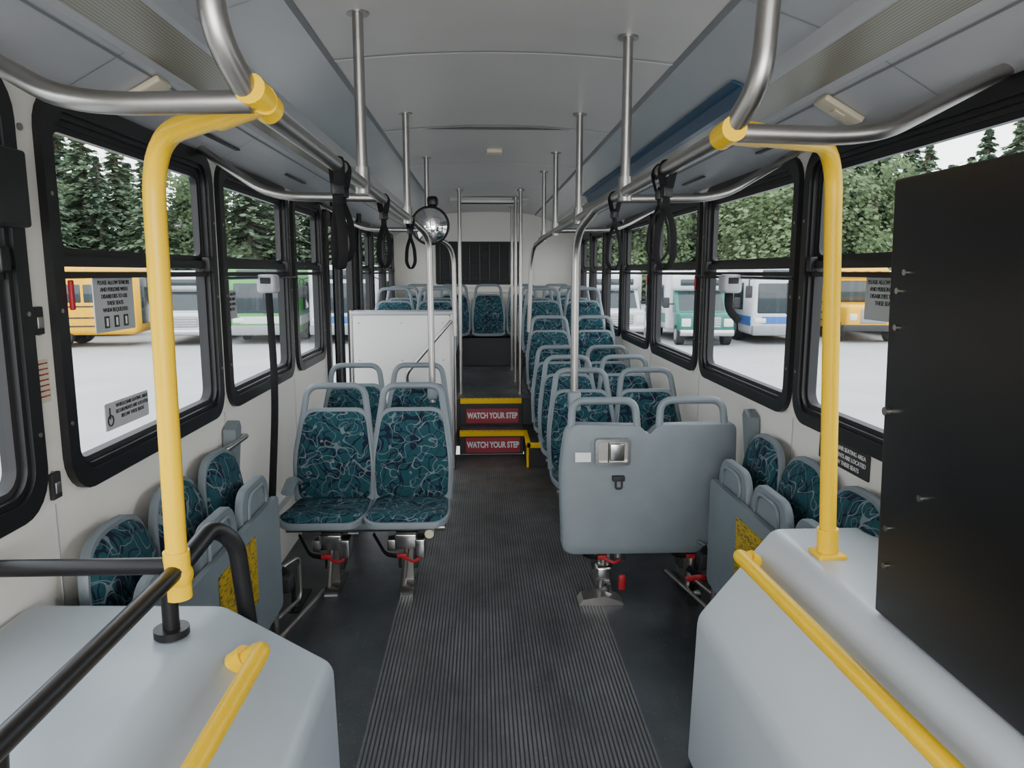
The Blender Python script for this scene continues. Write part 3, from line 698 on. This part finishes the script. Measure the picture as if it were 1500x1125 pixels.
def leafy():
    b=B(); b.tube([(0,0,0),(.1,0,3),(0,.1,7)],.2,'bark',7); vs=[];fs=[]
    cl=[(Vector((R.uniform(-1.8,1.8),R.uniform(-1.8,1.8),R.uniform(1.2,8.8))),R.uniform(.8,1.7)) for _ in range(24)]
    for c,r_ in cl:
        for k in range(300):
            d=Vector((R.gauss(0,1),R.gauss(0,1),R.gauss(0,1))).normalized()*r_*R.uniform(.6,1.12); p=c+d
            u=Vector((R.gauss(0,1),R.gauss(0,1),R.gauss(0,.5))).normalized(); w=u.orthogonal().normalized(); s=R.uniform(.08,.18)
            o=len(vs); vs+=[p-u*s,p+w*s,p+u*s,p-w*s]; fs.append((o,o+1,o+2,o+3))
    b.add(vs,fs,'leaf'); return b.mesh('maple_tree_mesh')
firs=[fir(),fir(),fir()]; lf=[leafy(),leafy()]
tl=bpy.data.objects.new('tree_line',None); S.collection.objects.link(tl)
for row,(rd,nn) in enumerate(((66,70),(71,76),(76,82))):
    for i in range(nn):
        a=rad(-84+168*(i+.5*(row%2))/nn+R.uniform(-.8,.8)); d=rd+R.uniform(-1.5,1.5)
        x,y=math.sin(a)*d,math.cos(a)*d
        isleaf = R.random()<(.2 if x<0 else .5)
        me=R.choice(lf if isleaf else firs); sc=1.18*R.uniform(.76,1.08)*(1.0+.07*row)*(.99 if x<0 else 1.03)
        wd=R.uniform(1.0,1.4)
        o=bpy.data.objects.new('tree',me); S.collection.objects.link(o); o.location=(x,y,GZ); o.rotation_euler=(0,0,R.uniform(0,6)); o.scale=(sc*wd,sc*wd,sc); o.parent=tl

M['vwhite']=mat('vehicle_white',(.50,.51,.52),.3); M['vgreen']=mat('vehicle_green',(.010,.12,.09),.3); M['vlime']=mat('vehicle_lime',(.06,.30,.06),.3)
M['vyel']=mat('school_bus_yellow',(.68,.36,.0),.4,spec=.3); M['vglass']=mat('vehicle_glass',(.02,.03,.035),.08); M['tyre']=mat('tyre',(.015,.015,.015),.8)
M['lamp']=mat('headlamp',(.6,.6,.58),.15); M['vgrey']=mat('vehicle_grey',(.2,.21,.22),.5); M['vblue']=mat('vehicle_blue',(.02,.10,.35),.3)
def wheels(b,xs,ys,r=.42):
    for x in xs:
        for y in ys:
            s=1 if x>0 else -1
            b.cyl((x-s*.28,y,r),(x,y,r),r,'tyre',24); b.cyl((x,y,r),(x+s*.02,y,r),r*.55,'vgrey',16)
def transit(k='vwhite',k2='vlime'):
    b=B(); b.rbox((-1.25,0,.35),(1.25,10,2.95),.14,k,4); b.rbox((-1.1,-.03,1.15),(1.1,.1,2.3),.08,'vglass'); b.box((-.03,-.04,1.15),(.03,.0,2.3),'matte')
    b.rbox((-.95,-.03,2.42),(.95,.1,2.78),.05,'vglass'); b.rbox((-1.24,-.1,.35),(1.24,.15,.72),.06,'vgrey')
    for s in (-1,1):
        b.rbox((s*.95-.22,-.04,.80),(s*.95+.22,.05,1.0),.05,'lamp'); b.tube([(s*1.2,.1,2.5),(s*1.5,-.25,2.4),(s*1.5,-.25,2.2)],.025,'matte',6); b.rbox((s*1.5-.12,-.32,1.75),(s*1.5+.12,-.2,2.2),.04,'matte')
        for i in range(6): b.rbox((s*1.25-.02,1.2+1.4*i,1.25),(s*1.25+.02,2.45+1.4*i,2.3),.03,'vglass')
        b.box((s*1.252-.01,.2,.7),(s*1.252+.01,9.8,1.05),k2)
    b.box((-.9,-.012,.78),(.9,.02,1.05),k2); wheels(b,(-1.26,1.26),(2.2,7.4),.48); return b
def shuttle(k='vwhite',k2='vwhite'):
    b=B()
    b.rbox((-1.0,0,.5),(1.0,1.3,1.22),.12,k2,4); b.rbox((-.98,-.06,.38),(.98,.15,.62),.05,'chrome'); b.rbox((-.5,-.03,.68),(.5,.05,1.08),.04,'vgrey')
    for i in range(4): b.box((-.46,-.04,.73+.09*i),(.46,-.03,.76+.09*i),'chrome')
    for s in (-1,1):
        b.rbox((s*.76-.17,-.03,.72),(s*.76+.17,.05,1.02),.04,'lamp'); b.tube([(s*1.0,1.2,1.5),(s*1.3,1.1,1.5)],.025,'matte',6); b.rbox((s*1.32-.12,1.03,1.35),(s*1.32+.12,1.12,1.75),.04,'matte')
    b.prism([(.9,1.18),(2.1,1.18),(2.1,2.0),(1.55,2.0)],lambda p:(-.95,p[0],p[1]),lambda p:(.95,p[0],p[1]),k2)
    b.add([(-.85,.955,1.25),(.85,.955,1.25),(.80,1.50,1.95),(-.80,1.50,1.95)],[(0,1,2,3)],'vglass')
    b.rbox((-1.2,1.75,.45),(1.2,7.2,2.75),.16,k,4); b.rbox((-1.05,1.35,1.98),(1.05,2.1,2.6),.16,k,4); b.rbox((-.75,1.31,2.18),(.75,1.45,2.42),.03,'vglass')
    for s in (-1,1):
        for i in range(4): b.rbox((s*1.2-.02,2.3+1.15*i,1.35),(s*1.2+.02,3.3+1.15*i,2.2),.03,'vglass')
        b.box((s*1.203-.01,1.9,.75),(s*1.203+.01,7.1,1.1),k2)
    wheels(b,(-1.0,1.0),(.75,5.4),.38); return b
def school():
    b=B(); b.rbox((-1.2,1.6,.45),(1.2,10.8,2.9),.2,'vyel',4); b.rbox((-1.0,0,.5),(1.0,1.8,1.45),.16,'vyel',4)
    b.rbox((-1.05,1.52,1.5),(1.05,1.7,2.35),.08,'vglass'); b.rbox((-1.1,1.5,2.45),(1.1,1.7,2.8),.06,'vyel'); b.rbox((-1.15,-.1,.45),(1.15,.1,.7),.04,'matte')
    b.rbox((-.5,-.03,.75),(.5,.05,1.3),.04,'vgrey')
    for s in (-1,1):
        b.rbox((s*.75-.14,-.03,.85),(s*.75+.14,.05,1.12),.04,'lamp')
        for i in range(11): b.rbox((s*1.2-.02,2.3+.76*i,1.62),(s*1.2+.02,2.96+.76*i,2.25),.03,'vglass')
        for z in (.75,1.05,1.45): b.box((s*1.205-.012,1.8,z),(s*1.205+.012,10.7,z+.05),'matte')
    for x in (-.7,-.25,.25,.7): b.rbox((x-.1,1.47,2.55),(x+.1,1.55,2.72),.03,'red')
    b.rbox((-.45,10.72,.8),(.45,10.83,2.5),.03,'vglass')
    wheels(b,(-1.15,1.15),(.9,8.2),.45); return b
TM={'a':transit().mesh('transit_bus_mesh'),'b':transit('vwhite','vblue').mesh('transit_bus_mesh'),'g':shuttle('vwhite','vgreen').mesh('shuttle_bus_mesh'),
    'w':shuttle().mesh('shuttle_bus_mesh'),'l':transit('vlime','vwhite').mesh('transit_bus_mesh'),'s':school().mesh('school_bus_mesh')}
def park(kind,x,y,rot=0):
    nm={'a':'transit_bus','b':'transit_bus','l':'transit_bus','g':'shuttle_bus','w':'shuttle_bus','s':'school_bus'}[kind]
    inst(nm,TM[kind],Matrix.Translation((x,y,GZ))@Matrix.Rotation(rad(rot),4,'Z'))
park('s',-23.3,26.8,-82); park('s',-25.5,31.5,-82)
for k,x,y,r_ in (('w',-10.9,27.5,6),('l',-8.1,28.0,5),('b',-5.2,28,2),('w',-2.2,29,0),('w',5.4,28.5,0),('w',2.0,29,0),('g',8.2,26.5,-4),('b',11.3,27,-3),
                 ('s',14.9,27.5,-6),('w',18.2,29,0),('g',21.2,28,0),('a',25,29,0)): park(k,x,y,r_)

# ------------------------------------------------------------------ light, world, camera
w=bpy.data.worlds.new('overcast_sky'); S.world=w; w.use_nodes=True; N,L=w.node_tree.nodes,w.node_tree.links; bg=N['Background']
tc=N.new('ShaderNodeTexCoord'); sp=N.new('ShaderNodeSeparateXYZ'); L.new(tc.outputs['Generated'],sp.inputs[0])
cr=N.new('ShaderNodeValToRGB'); cr.color_ramp.elements[0].color=(.98,.98,1,1); cr.color_ramp.elements[1].color=(.88,.93,1,1)
L.new(sp.outputs[2],cr.inputs[0]); L.new(cr.outputs[0],bg.inputs['Color']); bg.inputs['Strength'].default_value=5.5
def area(name,loc,rot,sx,sy,e,col=(1,1,1)):
    l=bpy.data.lights.new(name,'AREA'); l.shape='RECTANGLE'; l.size=sx; l.size_y=sy; l.energy=e; l.color=col
    o=bpy.data.objects.new(name,l); S.collection.objects.link(o); o.location=loc; o.rotation_euler=rot; return o
area('windshield_daylight',(XC,Y0-.15,1.5),(rad(90),0,0),2.2,1.3,110,(1,.98,.96))
cam=bpy.data.cameras.new('camera'); cam.sensor_width=36; cam.lens=36*1080/1500; cam.clip_start=.02; cam.clip_end=500
co=bpy.data.objects.new('camera',cam); S.collection.objects.link(co); co.location=(0,0,1.6); co.rotation_euler=(rad(90-8.61),0,rad(-2.36)); S.camera=co
